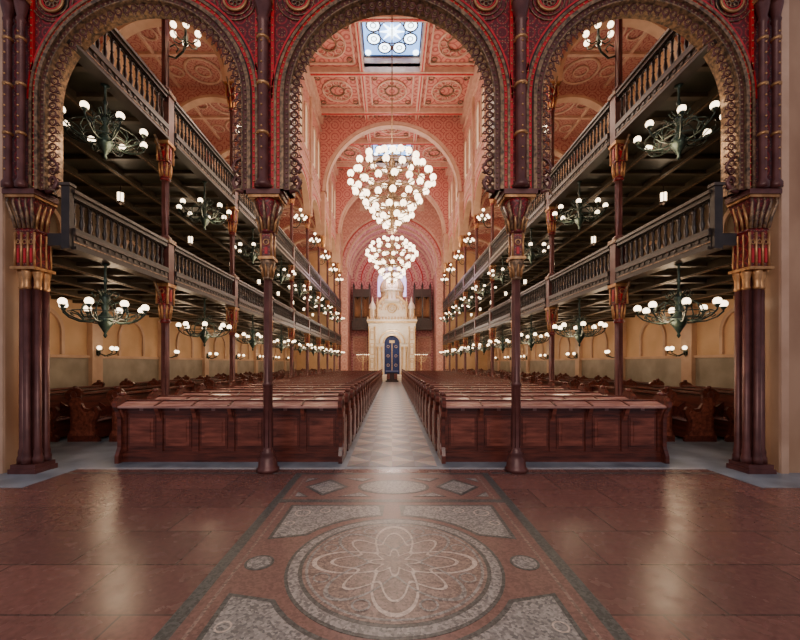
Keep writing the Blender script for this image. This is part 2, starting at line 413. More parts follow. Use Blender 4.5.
for x,z in ((-2.27,6.87),(2.27,6.87),(-1.36,6.87),(1.36,6.87),(-4.92,6.85),(4.92,6.85)):
    b.ring((x,T0-0.02,z),0.165,0.02,'gold',n=24); b.ring((x,T0-0.02,z),0.135,0.014,'red',n=24)
    for i in range(8):
        a=pi/4*i; b.ring((x+0.075*cos(a),T0-0.02,z+0.075*sin(a)),0.034,0.01,'dgold',n=8,m=4)
    b.ball((x,T0-0.02,z),0.03,'gold',8,5)
    for d in (0.23,0.3): b.ring((x,T0-0.01,z),d,0.01,'dgold',n=24,m=4)
b.obj('arcade_screen_arches')

def screen_column():
    b=MB()
    b.lathe([(0.165,0),(0.165,0.05),(0.14,0.07),(0.13,0.2),(0.1,0.24),(0.115,0.27),(0.085,0.31),(0.07,0.36),(0.062,1.25),(0.08,1.27),(0.08,1.3),(0.062,1.33),(0.054,2.85)],'iron',(0,0,0),10)
    for i in range(6):
        a=2*pi*i/6; b.tube([(0.062*cos(a),0.062*sin(a),0.36),(0.052*cos(a),0.052*sin(a),2.83)],0.011,'iron',5)
    b.lathe([(0.065,0),(0.075,0.03),(0.06,0.05),(0.07,0.13),(0.105,0.25),(0.105,0.29)],'dgold',(0,0,2.83),10)
    for i in range(8):
        a=2*pi*i/8; b.tube([(0.07*cos(a),0.07*sin(a),2.87),(0.09*cos(a),0.09*sin(a),2.98),(0.12*cos(a),0.12*sin(a),3.04)],[0.02,0.016,0.01],'gold',5)
    b.box(-0.11,0.11,-0.11,0.11,3.12,3.16,'gold')
    b.box(-0.075,0.075,-0.075,0.075,3.16,3.5,'maroon')
    for sx in (-1,1):
        for y in (-0.075,0.075): b.lathe([(0.017,0),(0.017,0.34)],'gold',(sx*0.075,y,3.16),6)
    b.ring((0,-0.085,3.37),0.04,0.01,'gold',n=12); b.box(-0.02,0.02,-0.085,-0.075,3.2,3.3,'red')
    b.lathe([(0.1,0),(0.12,0.04),(0.1,0.08),(0.12,0.2),(0.19,0.42),(0.2,0.48)],'maroon',(0,0,3.5),8)
    for i in range(8):
        a=2*pi*i/8
        b.tube([(0.11*cos(a),0.11*sin(a),3.55),(0.15*cos(a),0.15*sin(a),3.75),(0.22*cos(a),0.2*sin(a),3.9),(0.2*cos(a),0.18*sin(a),3.96)],[0.025,0.025,0.02,0.012],'dgold',5)
        a+=pi/8; b.tube([(0.11*cos(a),0.11*sin(a),3.53),(0.14*cos(a),0.14*sin(a),3.66),(0.17*cos(a),0.17*sin(a),3.72)],[0.02,0.018,0.01],'gold',5)
    b.box(-0.22,0.22,-0.2,0.17,3.98,4.02,'gold'); b.box(-0.24,0.24,-0.22,0.17,4.02,4.09,'iron')
    return b.mesh('screen_column')
me=screen_column()
for x in (-1.84,1.84): inst(me,'cast_iron_column',(x,YS,0))
def side_pier():
    b=MB()
    b.box(-0.2,0.2,-0.17,0.2,0,0.07,'iron'); b.box(-0.18,0.18,-0.15,0.18,0.07,0.13,'iron')
    b.box(-0.1,0.1,-0.02,0.15,0.13,3.1,'iron')
    for x,y in ((-0.11,-0.03),(0.0,-0.08),(0.11,-0.03),(0.11,0.1),(-0.11,0.1)):
        b.lathe([(0.07,0),(0.07,0.08),(0.055,0.12),(0.06,0.16),(0.046,0.22),(0.042,2.55)],'iron',(x,y,0.13),10)
        b.lathe([(0.045,0),(0.055,0.03),(0.045,0.06),(0.05,0.16),(0.068,0.24),(0.068,0.28)],'gold',(x,y,2.68),8)
    b.box(-0.18,0.18,-0.16,0.19,2.96,3.0,'gold')
    b.box(-0.14,0.14,-0.11,0.16,3.0,3.5,'maroon')
    for x in (-0.14,-0.047,0.047,0.14):
        b.lathe([(0.016,0),(0.016,0.5)],'gold',(x,-0.12,3.0),6)
    for x in (-0.094,0,0.094):
        b.ring((x,-0.12,3.36),0.03,0.008,'gold',n=10); b.box(x-0.016,x+0.016,-0.125,-0.11,3.06,3.27,'red')
    for x in (-0.14,0.14):
        for y in (-0.02,0.07,0.15): b.lathe([(0.014,0),(0.014,0.5)],'gold',(x,y,3.0),5)
    b.lathe([(0.17,0),(0.2,0.04),(0.17,0.08),(0.19,0.3),(0.25,0.5)],'maroon',(0,0.02,3.5),4,False)
    for x in (-0.17,-0.085,0,0.085,0.17):
        b.tube([(x*0.75,-0.12,3.56),(x*0.85,-0.15,3.72),(x*1.05,-0.2,3.9),(x*1.0,-0.19,3.97)],[0.022,0.022,0.016,0.01],'dgold',5)
    for s in (-1,1):
        for y in (-0.08,0.0,0.08): b.tube([(s*0.13,y,3.56),(s*0.15,y,3.72),(s*0.2,y,3.92)],[0.02,0.02,0.01],'gold',5)
    b.box(-0.21,0.21,-0.2,0.18,3.98,4.02,'gold'); b.box(-0.23,0.23,-0.22,0.18,4.02,4.09,'iron')
    return b.mesh('side_pier')
me=side_pier()
for x in (-5.33,5.33): inst(me,'clustered_pier',(x,YS,0))

b=MB(); b.box(-9.2,-5.63,YS-0.1,YS+0.2,0,ZC,'marble'); b.box(-5.74,-5.63,YS-0.14,YS-0.1,0,ZC,'stone'); b.obj('wall_front_left')
b=MB(); b.box(5.63,9.2,YS-0.1,YS+0.2,0,ZC,'marble'); b.box(5.63,5.74,YS-0.14,YS-0.1,0,ZC,'stone'); b.obj('wall_front_right')

# ---------------------------------------------------------------- nave side walls
for sgn,nm in ((-1,'left'),(1,'right')):
    b=MB(); t0=sgn*(XC-0.0)-0.15; t1=t0+0.3
    for m in mids:
        b.archwall(m,1.5,9.95,ZC-.01,t0,t1,'pinkwall','yz',n=24,ki='stone',ul=YS+0.2)
        if m>YS+1:
            ti=sgn*(XC-0.15)
            b.band(m,1.5,1.62,9.95,ti-sgn*0.04,ti,'stone','yz')
            b.band(m,1.75,1.8,9.95,ti-sgn*0.03,ti,'red','yz')
    for c in cols:
        b.box(t0,t1,c-0.175,c+0.175,9.95,ZC-.01,'pinkwall')
        b.box(sgn*(XC-0.27),sgn*(XC-0.15),c-0.13,c+0.13,9.95,ZC-0.9,'stone')
        b.box(sgn*(XC-0.34),sgn*(XC-0.15),c-0.2,c+0.2,12.0,12.2,'beam')
    for z,h,w in ((12.1,0.1,0.06),(12.9,0.06,0.05),(16.6,0.12,0.1),(17.1,0.49,0.22)):
        b.box(sgn*(XC-0.15-w),sgn*(XC-0.15),YS+0.2,YEND,z,z+h,'beam')
    for m in mids[1:]:
        for dx in (-0.62,0.62):
            b.box(sgn*(XC-0.17),sgn*(XC-0.15),m+dx-0.32,m+dx+0.32,13.3,15.2,'stain')
            b.band(m+dx,0.0,0.32,15.2,sgn*(XC-0.17),sgn*(XC-0.15),'stain','yz',n=12)
            b.band(m+dx,0.32,0.42,15.2,sgn*(XC-0.22),sgn*(XC-0.15),'stone','yz',n=12,leg=1.9)
    b.obj('wall_nave_'+nm)
    b=MB(); xo=sgn*XO
    b.box(xo,xo+sgn*0.25,YS+0.2,40,0,3.4,'ochre'); b.box(xo,xo+sgn*0.25,YS+0.2,40,3.4,6.4,'dimwall'); b.box(xo,xo+sgn*0.25,YS+0.2,40,6.4,12.5,'ochre')
    b.box(xo-sgn*0.04,xo,YS+0.2,40,0,1.75,'dado'); b.box(xo-sgn*0.09,xo,YS+0.2,40,1.75,1.83,'stone')
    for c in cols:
        for z0,z1,k in ((0,3.25,'stone'),(3.5,6.2,'dimwall'),(6.5,9.8,'stone')):
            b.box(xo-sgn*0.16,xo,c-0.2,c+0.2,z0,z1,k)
    for m in mids:
        for zb,zc,r,k in ((7.4,9.2,0.75,'stone'),):
            b.box(xo-sgn*0.02,xo,m-r,m+r,zb,zc,'stain')
            b.band(m,0,r,zc,xo-sgn*0.02,xo,'stain','yz',n=14)
            b.band(m,r,r+0.12,zc,xo-sgn*0.07,xo,k,'yz',n=14,leg=zc-zb)
            b.box(xo-sgn*0.04,xo,m-0.03,m+0.03,zb,zc+r,'dark')
        b.band(m,0.5,0.62,5.2,xo-sgn*0.07,xo,'stone','yz',n=14,leg=1.1)
        # arched recess at floor level
        b.band(m,0.55,0.65,2.45,xo-sgn*0.06,xo,'stone','yz',n=14,leg=0.6)
    b.obj('wall_'+nm)
    b=MB()
    b.box(sgn*(XC+0.15),xo,YS+0.2,40,12.3,12.5,'aisleceil')
    for c in cols:
        b.archwall(sgn*(XC+XO)/2+sgn*0.04,1.9,9.95,12.3,c-0.12,c+0.12,'aisleceil','xz',n=24,ki='stone')
        b.band(sgn*(XC+XO)/2+sgn*0.04,1.9,2.0,9.95,c-0.16,c+0.16,'stone','xz')
    for m in mids:
        if m>YS+.5:
            b.box(sgn*(XC+0.15),xo,m-0.06,m+0.06,12.2,12.3,'beam')
            for dy in (-0.8,0.8):
                b.ring((sgn*6.9,m+dy,12.27),0.6,0.05,'beam','xy',n=24,m=4)
                b.ring((sgn*6.9,m+dy,12.27),0.25,0.04,'beam','xy',n=16,m=4)
                for q in (-1,1): b.ring((sgn*(6.9+q*1.0),m+dy,12.27),0.25,0.04,'beam','xy',n=16,m=4)
    for x in (5.6,8.2): b.box(sgn*x-0.05,sgn*x+0.05,YS+0.3,YEND,12.22,12.3,'beam')
    b.obj('ceiling_aisle_'+nm)
    for zu,nm2 in ((3.3,'lower'),(6.27,'upper')):
        b=MB()
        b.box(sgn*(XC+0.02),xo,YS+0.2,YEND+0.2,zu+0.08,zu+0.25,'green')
        b.box(sgn*(XC+0.01),sgn*5.09,YS-0.02,YS+0.2,zu+0.04,zu+0.22,'rail')
        y=YS+0.4
        while y<YEND:
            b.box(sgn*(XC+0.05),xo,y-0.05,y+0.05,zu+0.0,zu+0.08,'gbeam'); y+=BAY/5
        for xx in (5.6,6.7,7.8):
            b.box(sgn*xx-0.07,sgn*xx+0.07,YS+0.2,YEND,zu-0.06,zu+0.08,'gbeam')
            b.box(sgn*xx-0.015,sgn*xx+0.015,YS+0.2,YEND,zu-0.07,zu-0.06,'dgold')
        b.obj('gallery_floor')

# ---------------------------------------------------------------- gallery balustrades
def balustrade(L,h,endpost=False):
    b=MB(); f=0.26
    b.box(-0.07,0.07,-L/2,L/2,0,f,'rail')
    for s in (-1,1):
        b.box(s*0.07,s*0.11,-L/2,L/2,0.0,0.045,'rail'); b.box(s*0.07,s*0.1,-L/2,L/2,f-0.05,f,'railt')
        b.box(s*0.07,s*0.076,-L/2,L/2,0.1,0.12,'dgold')
    b.box(-0.1,0.1,-L/2,L/2,f,f+0.05,'rail')
    b.box(-0.09,0.09,-L/2,L/2,h-0.05,h,'railt'); b.box(-0.06,0.06,-L/2,L/2,h-0.12,h-0.05,'rail')
    if endpost:
        b.box(-0.06,0.06,-L/2-0.06,-L/2+0.02,0.0,h+0.03,'rail'); b.box(-0.08,0.08,-L/2-0.08,-L/2+0.04,h+0.03,h+0.07,'railt')
    n=max(3,int(round(L/0.152))); z0=f+0.05; H=h-0.12-z0
    for i in range(n):
        y=-L/2+L*(i+0.5)/n
        b.lathe([(0.035,0),(0.035,0.04*H),(0.02,0.1*H),(0.038,0.3*H),(0.018,0.5*H),(0.03,0.54*H),(0.018,0.58*H),(0.024,0.8*H),(0.038,0.86*H)],'rail',(0,y,z0),6)
        b.ring((0,y+L/n/2,z0+0.84*H),L/n/2-0.01,0.018,'rail','yz',n=6,m=4,a0=0,a1=pi)
    b.box(-0.025,0.025,-L/2,L/2,z0+H*0.97,z0+H+0.01,'rail')
    for i in range(n):
        y=-L/2+L*(i+0.5)/n
        for s in (-1,1): b.box(s*0.07,s*0.085,y-0.03,y+0.03,0.15,0.195,'railt')
    return b.mesh('gallery_balustrade')
for z,h in ((3.27,0.88),(6.25,1.0)):
    me=balustrade(BAY-0.28,h); y1=Y0-0.14; y0=YS-0.06
    me0=balustrade(y1-y0,h,True)
    for s in (-1,1):
        inst(me0,'gallery_balustrade',(s*(XC-0.06),(y0+y1)/2,z))
        for m in mids[1:]: inst(me,'gallery_balustrade',(s*(XC-0.06),m,z))

# ---------------------------------------------------------------- nave columns
def nave_column():
    b=MB()
    b.lathe([(0.18,0),(0.18,0.3),(0.14,0.36),(0.15,0.42),(0.085,0.5),(0.078,2.45)],'iron',(0,0,0),10)
    for i in range(6):
        a=2*pi*i/6
        b.tube([(0.078*cos(a),0.078*sin(a),0.5),(0.072*cos(a),0.072*sin(a),2.45)],0.014,'iron',5)
        for z0,z1 in ((4.3,5.45),(7.4,9.1)):
            b.tube([(0.065*cos(a),0.065*sin(a),z0),(0.065*cos(a),0.065*sin(a),z1)],0.013,'iron',5)
    def cap(z,H,w):
        b.lathe([(0.09,0),(0.11,0.03),(0.085,0.06),(0.1,0.12*H+.05),(w*0.7,0.45*H),(w*0.7,0.48*H)],'maroon',(0,0,z),8)
        for i in range(8):
            a=2*pi*i/8; b.tube([(0.09*cos(a),0.09*sin(a),z+0.1*H),(0.11*cos(a),0.11*sin(a),z+0.3*H),(w*.85*cos(a),w*.85*sin(a),z+0.42*H),(w*.8*cos(a),w*.8*sin(a),z+0.46*H)],[0.025,0.025,0.016,0.01],'gold',5)
        b.box(-w*0.75,w*0.75,-w*0.75,w*0.75,z+0.48*H,z+0.92*H,'maroon')
        for sx in (-1,1):
            for sy in (-1,1): b.lathe([(0.022,0),(0.022,0.44*H)],'gold',(sx*w*0.75,sy*w*0.75,z+0.48*H),6)
            b.box(sx*w*0.75,sx*(w*0.75+0.012),-0.03,0.03,z+0.55*H,z+0.85*H,'red')
        b.box(-0.03,0.03,-w*0.75-0.012,-w*0.75,z+0.55*H,z+0.75*H,'red')
        b.ring((0,-w*0.75-0.01,z+0.8*H),0.05,0.01,'gold',n=10,m=4)
        b.box(-w,w,-w,w,z+0.92*H,z+H,'gold')
        for s in (-1,1):
            b.tube([(0,s*w*0.8,z+0.5*H),(0,s*(w+0.06),z+0.75*H),(0,s*(w+0.22),z+H-0.02)],0.025,'dgold',6)
    cap(2.45,0.82,0.15)
    b.box(-0.13,0.13,-0.1,0.1,3.27,4.2,'iron'); b.box(-0.16,0.16,-0.13,0.13,4.12,4.2,'dgold')
    b.lathe([(0.12,0),(0.12,0.1),(0.07,0.15),(0.065,1.3)],'iron',(0,0,4.15),10)
    cap(5.45,0.8,0.14)
    b.box(-0.13,0.13,-0.1,0.1,6.25,7.3,'iron'); b.box(-0.16,0.16,-0.13,0.13,7.22,7.3,'dgold')
    b.lathe([(0.12,0),(0.12,0.1),(0.07,0.15),(0.065,1.85)],'iron',(0,0,7.3),10)
    cap(9.15,0.8,0.17)
    return b.mesh('nave_column')
me=nave_column()
for s in (-1,1):
    for c in cols: inst(me,'gallery_column',(s*XC,c,0))

# ---------------------------------------------------------------- nave ceiling
b=MB()
sky=[9.12,18.9,28.68]; SW=1.5
rows=[18.9+3.26*k for k in range(-5,6)]
ys=YS+0.2
for c in sky:
    b.box(-XC,XC,ys,c-SW,ZC,ZC+0.2,'pinkceil'); b.box(-XC,-SW,c-SW,c+SW,ZC,ZC+0.2,'pinkceil'); b.box(SW,XC,c-SW,c+SW,ZC,ZC+0.2,'pinkceil'); ys=c+SW
b.box(-XC,XC,ys,YEND,ZC,ZC+0.2,'pinkceil')
for r in rows:
    e=r-1.63
    if YS+0.5<e<YEND-.2:
        b.box(-XC+.3,XC-.3,e-0.14,e+0.14,ZC-0.3,ZC,'beam'); b.box(-XC+.3,XC-.3,e-0.04,e+0.04,ZC-0.34,ZC-0.3,'red')
for x in (-1.62,1.62):
    b.box(x-0.12,x+0.12,YS+0.2,YEND,ZC-0.25,ZC,'beam'); b.box(x-0.03,x+0.03,YS+0.2,YEND,ZC-0.28,ZC-0.25,'red')
for r in rows:
    if not (YS+1<r<YEND-0.5): continue
    for cx in (-3.2,0,3.2):
        issky=any(abs(r-c)<0.8 for c in sky)
        if cx==0 and issky: continue
        w=1.25
        for (x0,x1,y0,y1) in ((cx-w,cx+w,r-w,r-w+0.08),(cx-w,cx+w,r+w-0.08,r+w),(cx-w,cx-w+0.08,r-w,r+w),(cx+w-0.08,cx+w,r-w,r+w)):
            b.box(x0,x1,y0,y1,ZC-0.08,ZC,'beam')
        b.ring((cx,r,ZC-0.04),0.85,0.05,'beam','xy',n=32); b.ring((cx,r,ZC-0.04),0.4,0.05,'dgold','xy',n=24)
        for i in range(8):
            a=pi/4*i; b.ring((cx+0.62*cos(a),r+0.62*sin(a),ZC-0.03),0.17,0.03,'beam','xy',n=12,m=4)
        for sx in (-1,1):
            for sy in (-1,1): b.ring((cx+sx*0.98,r+sy*0.98,ZC-0.03),0.14,0.035,'dgold','xy',n=12,m=4)
for c in sky:
    for (x0,x1,y0,y1) in ((-SW-0.1,-SW,c-SW,c+SW),(SW,SW+0.1,c-SW,c+SW),(-SW-.1,SW+.1,c-SW-0.1,c-SW),(-SW-.1,SW+.1,c+SW,c+SW+0.1)):
        b.box(x0,x1,y0,y1,ZC-0.1,ZC+1.0,'beam')
b.obj('ceiling')
for k,c in enumerate(sky):
    b=MB(); z=ZC+0.6
    b.box(-SW,SW,c-SW,c+SW,z,z+0.05,'skyblue')
    def dd(cx,cy,r,n=20): b.prism([(cx+r*cos(2*pi*i/n),cy+r*sin(2*pi*i/n)) for i in range(n)],'xy',z-0.03,z,'skywhite')
    for i in range(8):
        a=pi/4*i+pi/8; dd(1.0*cos(a),c+1.0*sin(a),0.33); b.ring((1.0*cos(a),c+1.0*sin(a),z-0.05),0.34,0.045,'dark','xy',n=16,m=4)
        b.ring((1.0*cos(a),c+1.0*sin(a),z-0.05),0.14,0.025,'dark','xy',n=12,m=4)
    for sx in (-1,1):
        for sy in (-1,1): dd(sx*1.27,c+sy*1.27,0.16,12)
    for i in range(8):
        a=pi/4*i; b.prism([(0.22*cos(a-.35),c+0.22*sin(a-.35)),(0.62*cos(a),c+0.62*sin(a)),(0.22*cos(a+.35),c+0.22*sin(a+.35))],'xy',z-0.03,z,'skywhite')
    dd(0,c,0.2); b.ring((0,c,z-0.04),0.66,0.03,'dark','xy',n=24,m=4)
    for s in (-1,1):
        b.box(s*1.44,s*1.5,c-1.5,c+1.5,z-0.08,z,'dark'); b.box(-1.44,1.44,c+s*1.44,c+s*1.5,z-0.08,z,'dark')
    b.obj('window_%d'%(k+1))

# ---------------------------------------------------------------- transverse arches
for y,r,zc in ((24.7,4.35,12.75),(31.4,4.3,12.3)):
    b=MB()
    b.archwall(0,r,zc,ZC-.01,y-0.2,y+0.2,'pinkceil',n=40,ki='pinkdeep')
    for s in (-1,1):
        b.box(s*r,s*(XC-0.16),y-0.2,y+0.2,zc,ZC-.01,'pinkceil')
        b.box(s*(r+0.02),s*(XC-0.16),y-0.16,y+0.16,9.8,zc,'stone')
        b.lathe([(0.1,0),(0.14,0.3),(0.2,0.6),(0.2,0.7)],'gold',(s*(r+0.15),y,9.2),8)
    b.band(0,r,r+0.16,zc,y-0.27,y-0.2,'beam',n=40); b.band(0,r-0.08,r,zc,y-0.24,y+0.2,'stone',n=40)
    b.obj('trim_transverse_arch')

# ---------------------------------------------------------------- apse
b=MB(); y=YEND; r=4.1; zc=10.4
b.archwall(0,r,zc,ZC,y,y+0.4,'pinkwall',n=40,ki='pinkdeep')
for s in (-1,1):
    b.box(s*r,s*(XC+0.2),y,y+0.4,0,ZC,'pinkwall')
    b.box(s*(XC+0.2),s*XO,y+0.2,y+0.4,0,12.4,'ochre')
for i,(ra,rb,k) in enumerate(((0,0.16,'beam'),(0.25,0.45,'pinkdeep'),(0.52,0.58,'red'),(0.66,0.8,'beam'))):
    b.band(0,r+ra,r+rb,zc,y-0.05-0.02*(i%2),y,k,n=40)
for x in (-2.6,-1.3,0,1.3,2.6):
    b.box(x-0.35,x+0.35,y-0.06,y,15.6,16.7,'beam'); b.band(x,0.0,0.35,16.7,y-0.06,y,'beam',n=10)
b.obj('wall_chancel_arch')
b=MB()
b.box(-4.8,4.8,39.8,40.0,0,15,'pinkdeep')
for s in (-1,1): b.box(s*4.3,s*4.5,YEND+0.4,39.8,0,15,'pinkwall')
for ra,rb,k in ((1.5,1.65,'beam'),(2.1,2.2,'red'),(2.5,2.7,'beam'),(3.2,3.3,'red'),(3.7,3.9,'beam')):
    b.band(0,ra,rb,10.2,39.7,39.8,k,n=32)
b.box(-1.5,1.5,39.72,39.8,8.6,10.2,'lunette'); b.band(0,0,1.5,10.2,39.72,39.8,'lunette',n=24)
for x in (-0.75,0,0.75): b.box(x-0.04,x+0.04,39.68,39.72,8.6,11.4,'beam')
for s in (-1,1):
    for z in (0.5,2.6):
        b.box(s*2.6,s*4.1,39.7,39.8,z,z+1.8,'beam'); b.box(s*2.75,s*3.95,39.66,39.7,z+.15,z+1.65,'pinkwall')
b.obj('wall_back')
b=MB(); n=20
for i in range(n):
    a=pi*i/n;c=pi*(i+1)/n; R=4.3; z=10.4
    b.add([(-R*cos(a),YEND+.4,z+R*sin(a)),(-R*cos(c),YEND+.4,z+R*sin(c)),(-R*cos(c),39.8,z+R*sin(c)),(-R*cos(a),39.8,z+R*sin(a))],[(0,1,2,3)],'pinkdeep',True)
for yy in (36.2,37.8,39.3): b.band(0,4.12,4.28,10.4,yy-0.12,yy+0.12,'beam')
b.obj('ceiling_apse_vault')

b=MB()
for i in range(3): b.box(-4.05+0.25*i,4.05-0.25*i,33.0+0.3*i,39.6,0.17*i,0.17*(i+1),'white')
b.obj('bimah_platform')
# ark
b=MB(); y=36.3; zb=0.0
W='white';G='arkgold'
b.archwall(0,0.75,3.0,5.1,y,y+0.5,W,n=20,ki=G)
for s in (-1,1):
    b.box(s*0.75,s*2.15,y,y+0.9,zb,5.1,W); b.box(s*1.55,s*2.25,y-0.25,y+1.0,zb,4.9,W)
    for x in (0.95,1.35):
        b.lathe([(0.13,0),(0.13,0.2),(0.07,0.3),(0.065,2.3),(0.14,2.6),(0.14,2.7)],G,(s*x,y-0.18,zb),10)
    for x in (1.62,2.18):
        b.lathe([(0.09,0),(0.06,0.2),(0.06,4.2),(0.1,4.5),(0.1,4.6)],G,(s*x,y-0.3,zb),8)
    for z in (0.5,1.9,3.3):
        b.box(s*1.72,s*2.08,y-0.28,y-0.25,z,z+1.1,G); b.box(s*1.78,s*2.02,y-0.3,y-0.28,z+.08,z+1.02,W)
        b.ring((s*1.9,y-0.31,z+.75),0.1,0.03,G,n=12)
    b.lathe([(0.36,0),(0.36,0.15),(0.28,0.2),(0.28,1.1),(0.38,1.2),(0.36,1.25),(0.3,1.5),(0.14,1.75),(0.06,1.95),(0.1,2.02),(0.02,2.3)],W,(s*1.88,y+0.1,5.2),8)
    for i in range(8):
        a=pi/4*i; b.lathe([(0.035,0),(0.035,0.85)],G,(s*1.88+0.3*cos(a),y+0.1+0.3*sin(a),5.4),5)
b.box(-0.74,0.74,y+0.3,y+0.5,zb,3.75,'blue')
b.box(-0.03,0.03,y+0.28,y+0.3,zb+.1,3.3,G)
for s in (-1,1):
    for z in (0.6,1.5,2.4): b.ring((s*0.38,y+0.29,z+.3),0.12,0.018,G,n=12)
b.box(-0.25,0.25,y+0.26,y+0.3,3.05,3.3,G)
for ra,rb,t,k in ((0.75,0.9,0.12,G),(0.98,1.1,0.16,W),(1.16,1.28,0.2,G),(1.36,1.48,0.14,W)):
    b.band(0,ra,rb,3.0,y-t,y,k,n=24)
b.box(-2.35,2.35,y-0.35,y+1,4.95,5.1,G); b.box(-2.4,2.4,y-0.4,y+1,5.1,5.25,W)
for i in range(17):
    x=-2.3+4.6*i/16; b.lathe([(0.07,0),(0.09,0.12),(0.02,0.32)],G,(x,y-0.3,5.25),6)
b.box(-1.45,1.45,y+0.05,y+0.8,5.25,6.2,W)
b.prism([(-1.45*cos(pi*i/24),6.2+1.45*sin(pi*i/24)) for i in range(25)],'xz',y+0.05,y+0.8,W)
for ra,rb,t,k in ((1.3,1.5,0.1,G),(0.95,1.05,0.06,G),(0.55,0.68,0.08,G)):
    b.band(0,ra,rb,6.2,y+0.05-t,y+0.05,k,n=24)
b.ring((0,y,6.35),0.4,0.06,G,n=20); b.ring((0,y,6.35),0.2,0.05,G,n=16)
for i in range(9):
    a=pi*(i+0.5)/9; b.ball((-1.18*cos(a),y,6.2+1.18*sin(a)),0.08,G,8,5)
for s in (-1,1): b.lathe([(0.12,0),(0.09,0.2),(0.09,1.4),(0.16,1.6),(0.1,1.75),(0.02,2.2)],G,(s*1.4,y-0.05,5.25),8)
b.lathe([(1.2,0),(1.2,0.3),(1.02,0.4),(1.02,1.1),(1.2,1.2),(1.2,1.3)],W,(0,y+0.9,6.9),16)
for i in range(16):
    a=2*pi*i/16; b.lathe([(0.05,0),(0.05,0.75)],G,(1.06*cos(a),y+0.9+1.06*sin(a),7.28),5)
dome=[(1.1,0),(1.16,0.2),(1.14,0.45),(1.0,0.8),(0.78,1.1),(0.48,1.35),(0.22,1.5),(0.12,1.62),(0.16,1.7),(0.16,1.95),(0.05,2.15),(0.08,2.22),(0.015,2.6)]
b.lathe(dome,W,(0,y+0.9,8.2),20)
for i in range(12):
    a=2*pi*i/12; b.tube([(r_*1.01*cos(a),y+0.9+r_*1.01*sin(a),8.2+z_) for r_,z_ in dome[:7]],0.045,G,5)
o=b.obj('torah_ark'); o.location=(0,0,0.51)
# organ
b=MB()
b.box(-4.1,4.1,38.3,39.6,5.0,5.3,'organ'); b.box(-4.1,4.1,38.25,38.3,5.3,5.9,'organ')
for s in (-1,1):
    b.box(s*3.95,s*2.25,38.6,39.4,5.3,6.2,'organ')
    for x in (2.3,3.1,3.9): b.box(s*x-0.09,s*x+0.09,38.45,39.4,5.3,9.3,'organ'); b.lathe([(0.1,0),(0.14,0.15),(0.02,0.55)],'organ',(s*x,38.6,9.3),6)
    b.box(s*3.95,s*2.25,39.2,39.4,6.2,8.9,'organ'); b.box(s*4.0,s*2.2,38.5,39.3,8.95,9.15,'organ')
    b.box(s*4.0,s*2.2,38.48,38.55,8.35,8.95,'organ')
    for j in range(2):
        for i in range(5):
            x=s*(2.45+0.8*j+0.13*i); h=1.9+0.35*abs(2-i)*0.5
            b.lathe([(0.02,0),(0.042,0.25),(0.042,h)],'gold',(x,38.6,6.2),8)
b.obj('pipe_organ')
b=MB()
b.box(-0.55,0.55,0,0.7,0,0.12,'organ'); b.box(-0.45,0.45,0.08,0.62,0.12,0.8,'organ')
b.prism([(-0.02,0.8),(0.7,0.9),(0.7,0.97),(-0.02,0.87)],'yz',-0.55,0.55,'blue')
for s in (-1,1): b.box(s*0.3-0.12,s*0.3+0.12,0.06,0.08,0.25,0.7,'woodp')
b.obj('reading_desk',(0,32.1,0))
def menorah():
    b=MB(); b.lathe([(0.2,0),(0.16,0.1),(0.05,0.2),(0.04,0.9),(0.09,1.0),(0.04,1.1),(0.035,1.9)],'arkgold',n=10)
    for r in (0.18,0.36,0.54): b.ring((0,0,1.75),r,0.022,'arkgold','xz',n=14,m=5,a0=pi,a1=2*pi)
    for i in range(7):
        x=-0.54+0.18*i; b.lathe([(0.03,0),(0.05,0.06),(0.02,0.1)],'arkgold',(x,0,1.75),6); b.ball((x,0,1.89),0.035,'globe',8,6)
    return b.mesh('menorah')
me=menorah()
for s in (-1,1): inst(me,'menorah_candelabrum',(s*2.7,35.0,0.51))

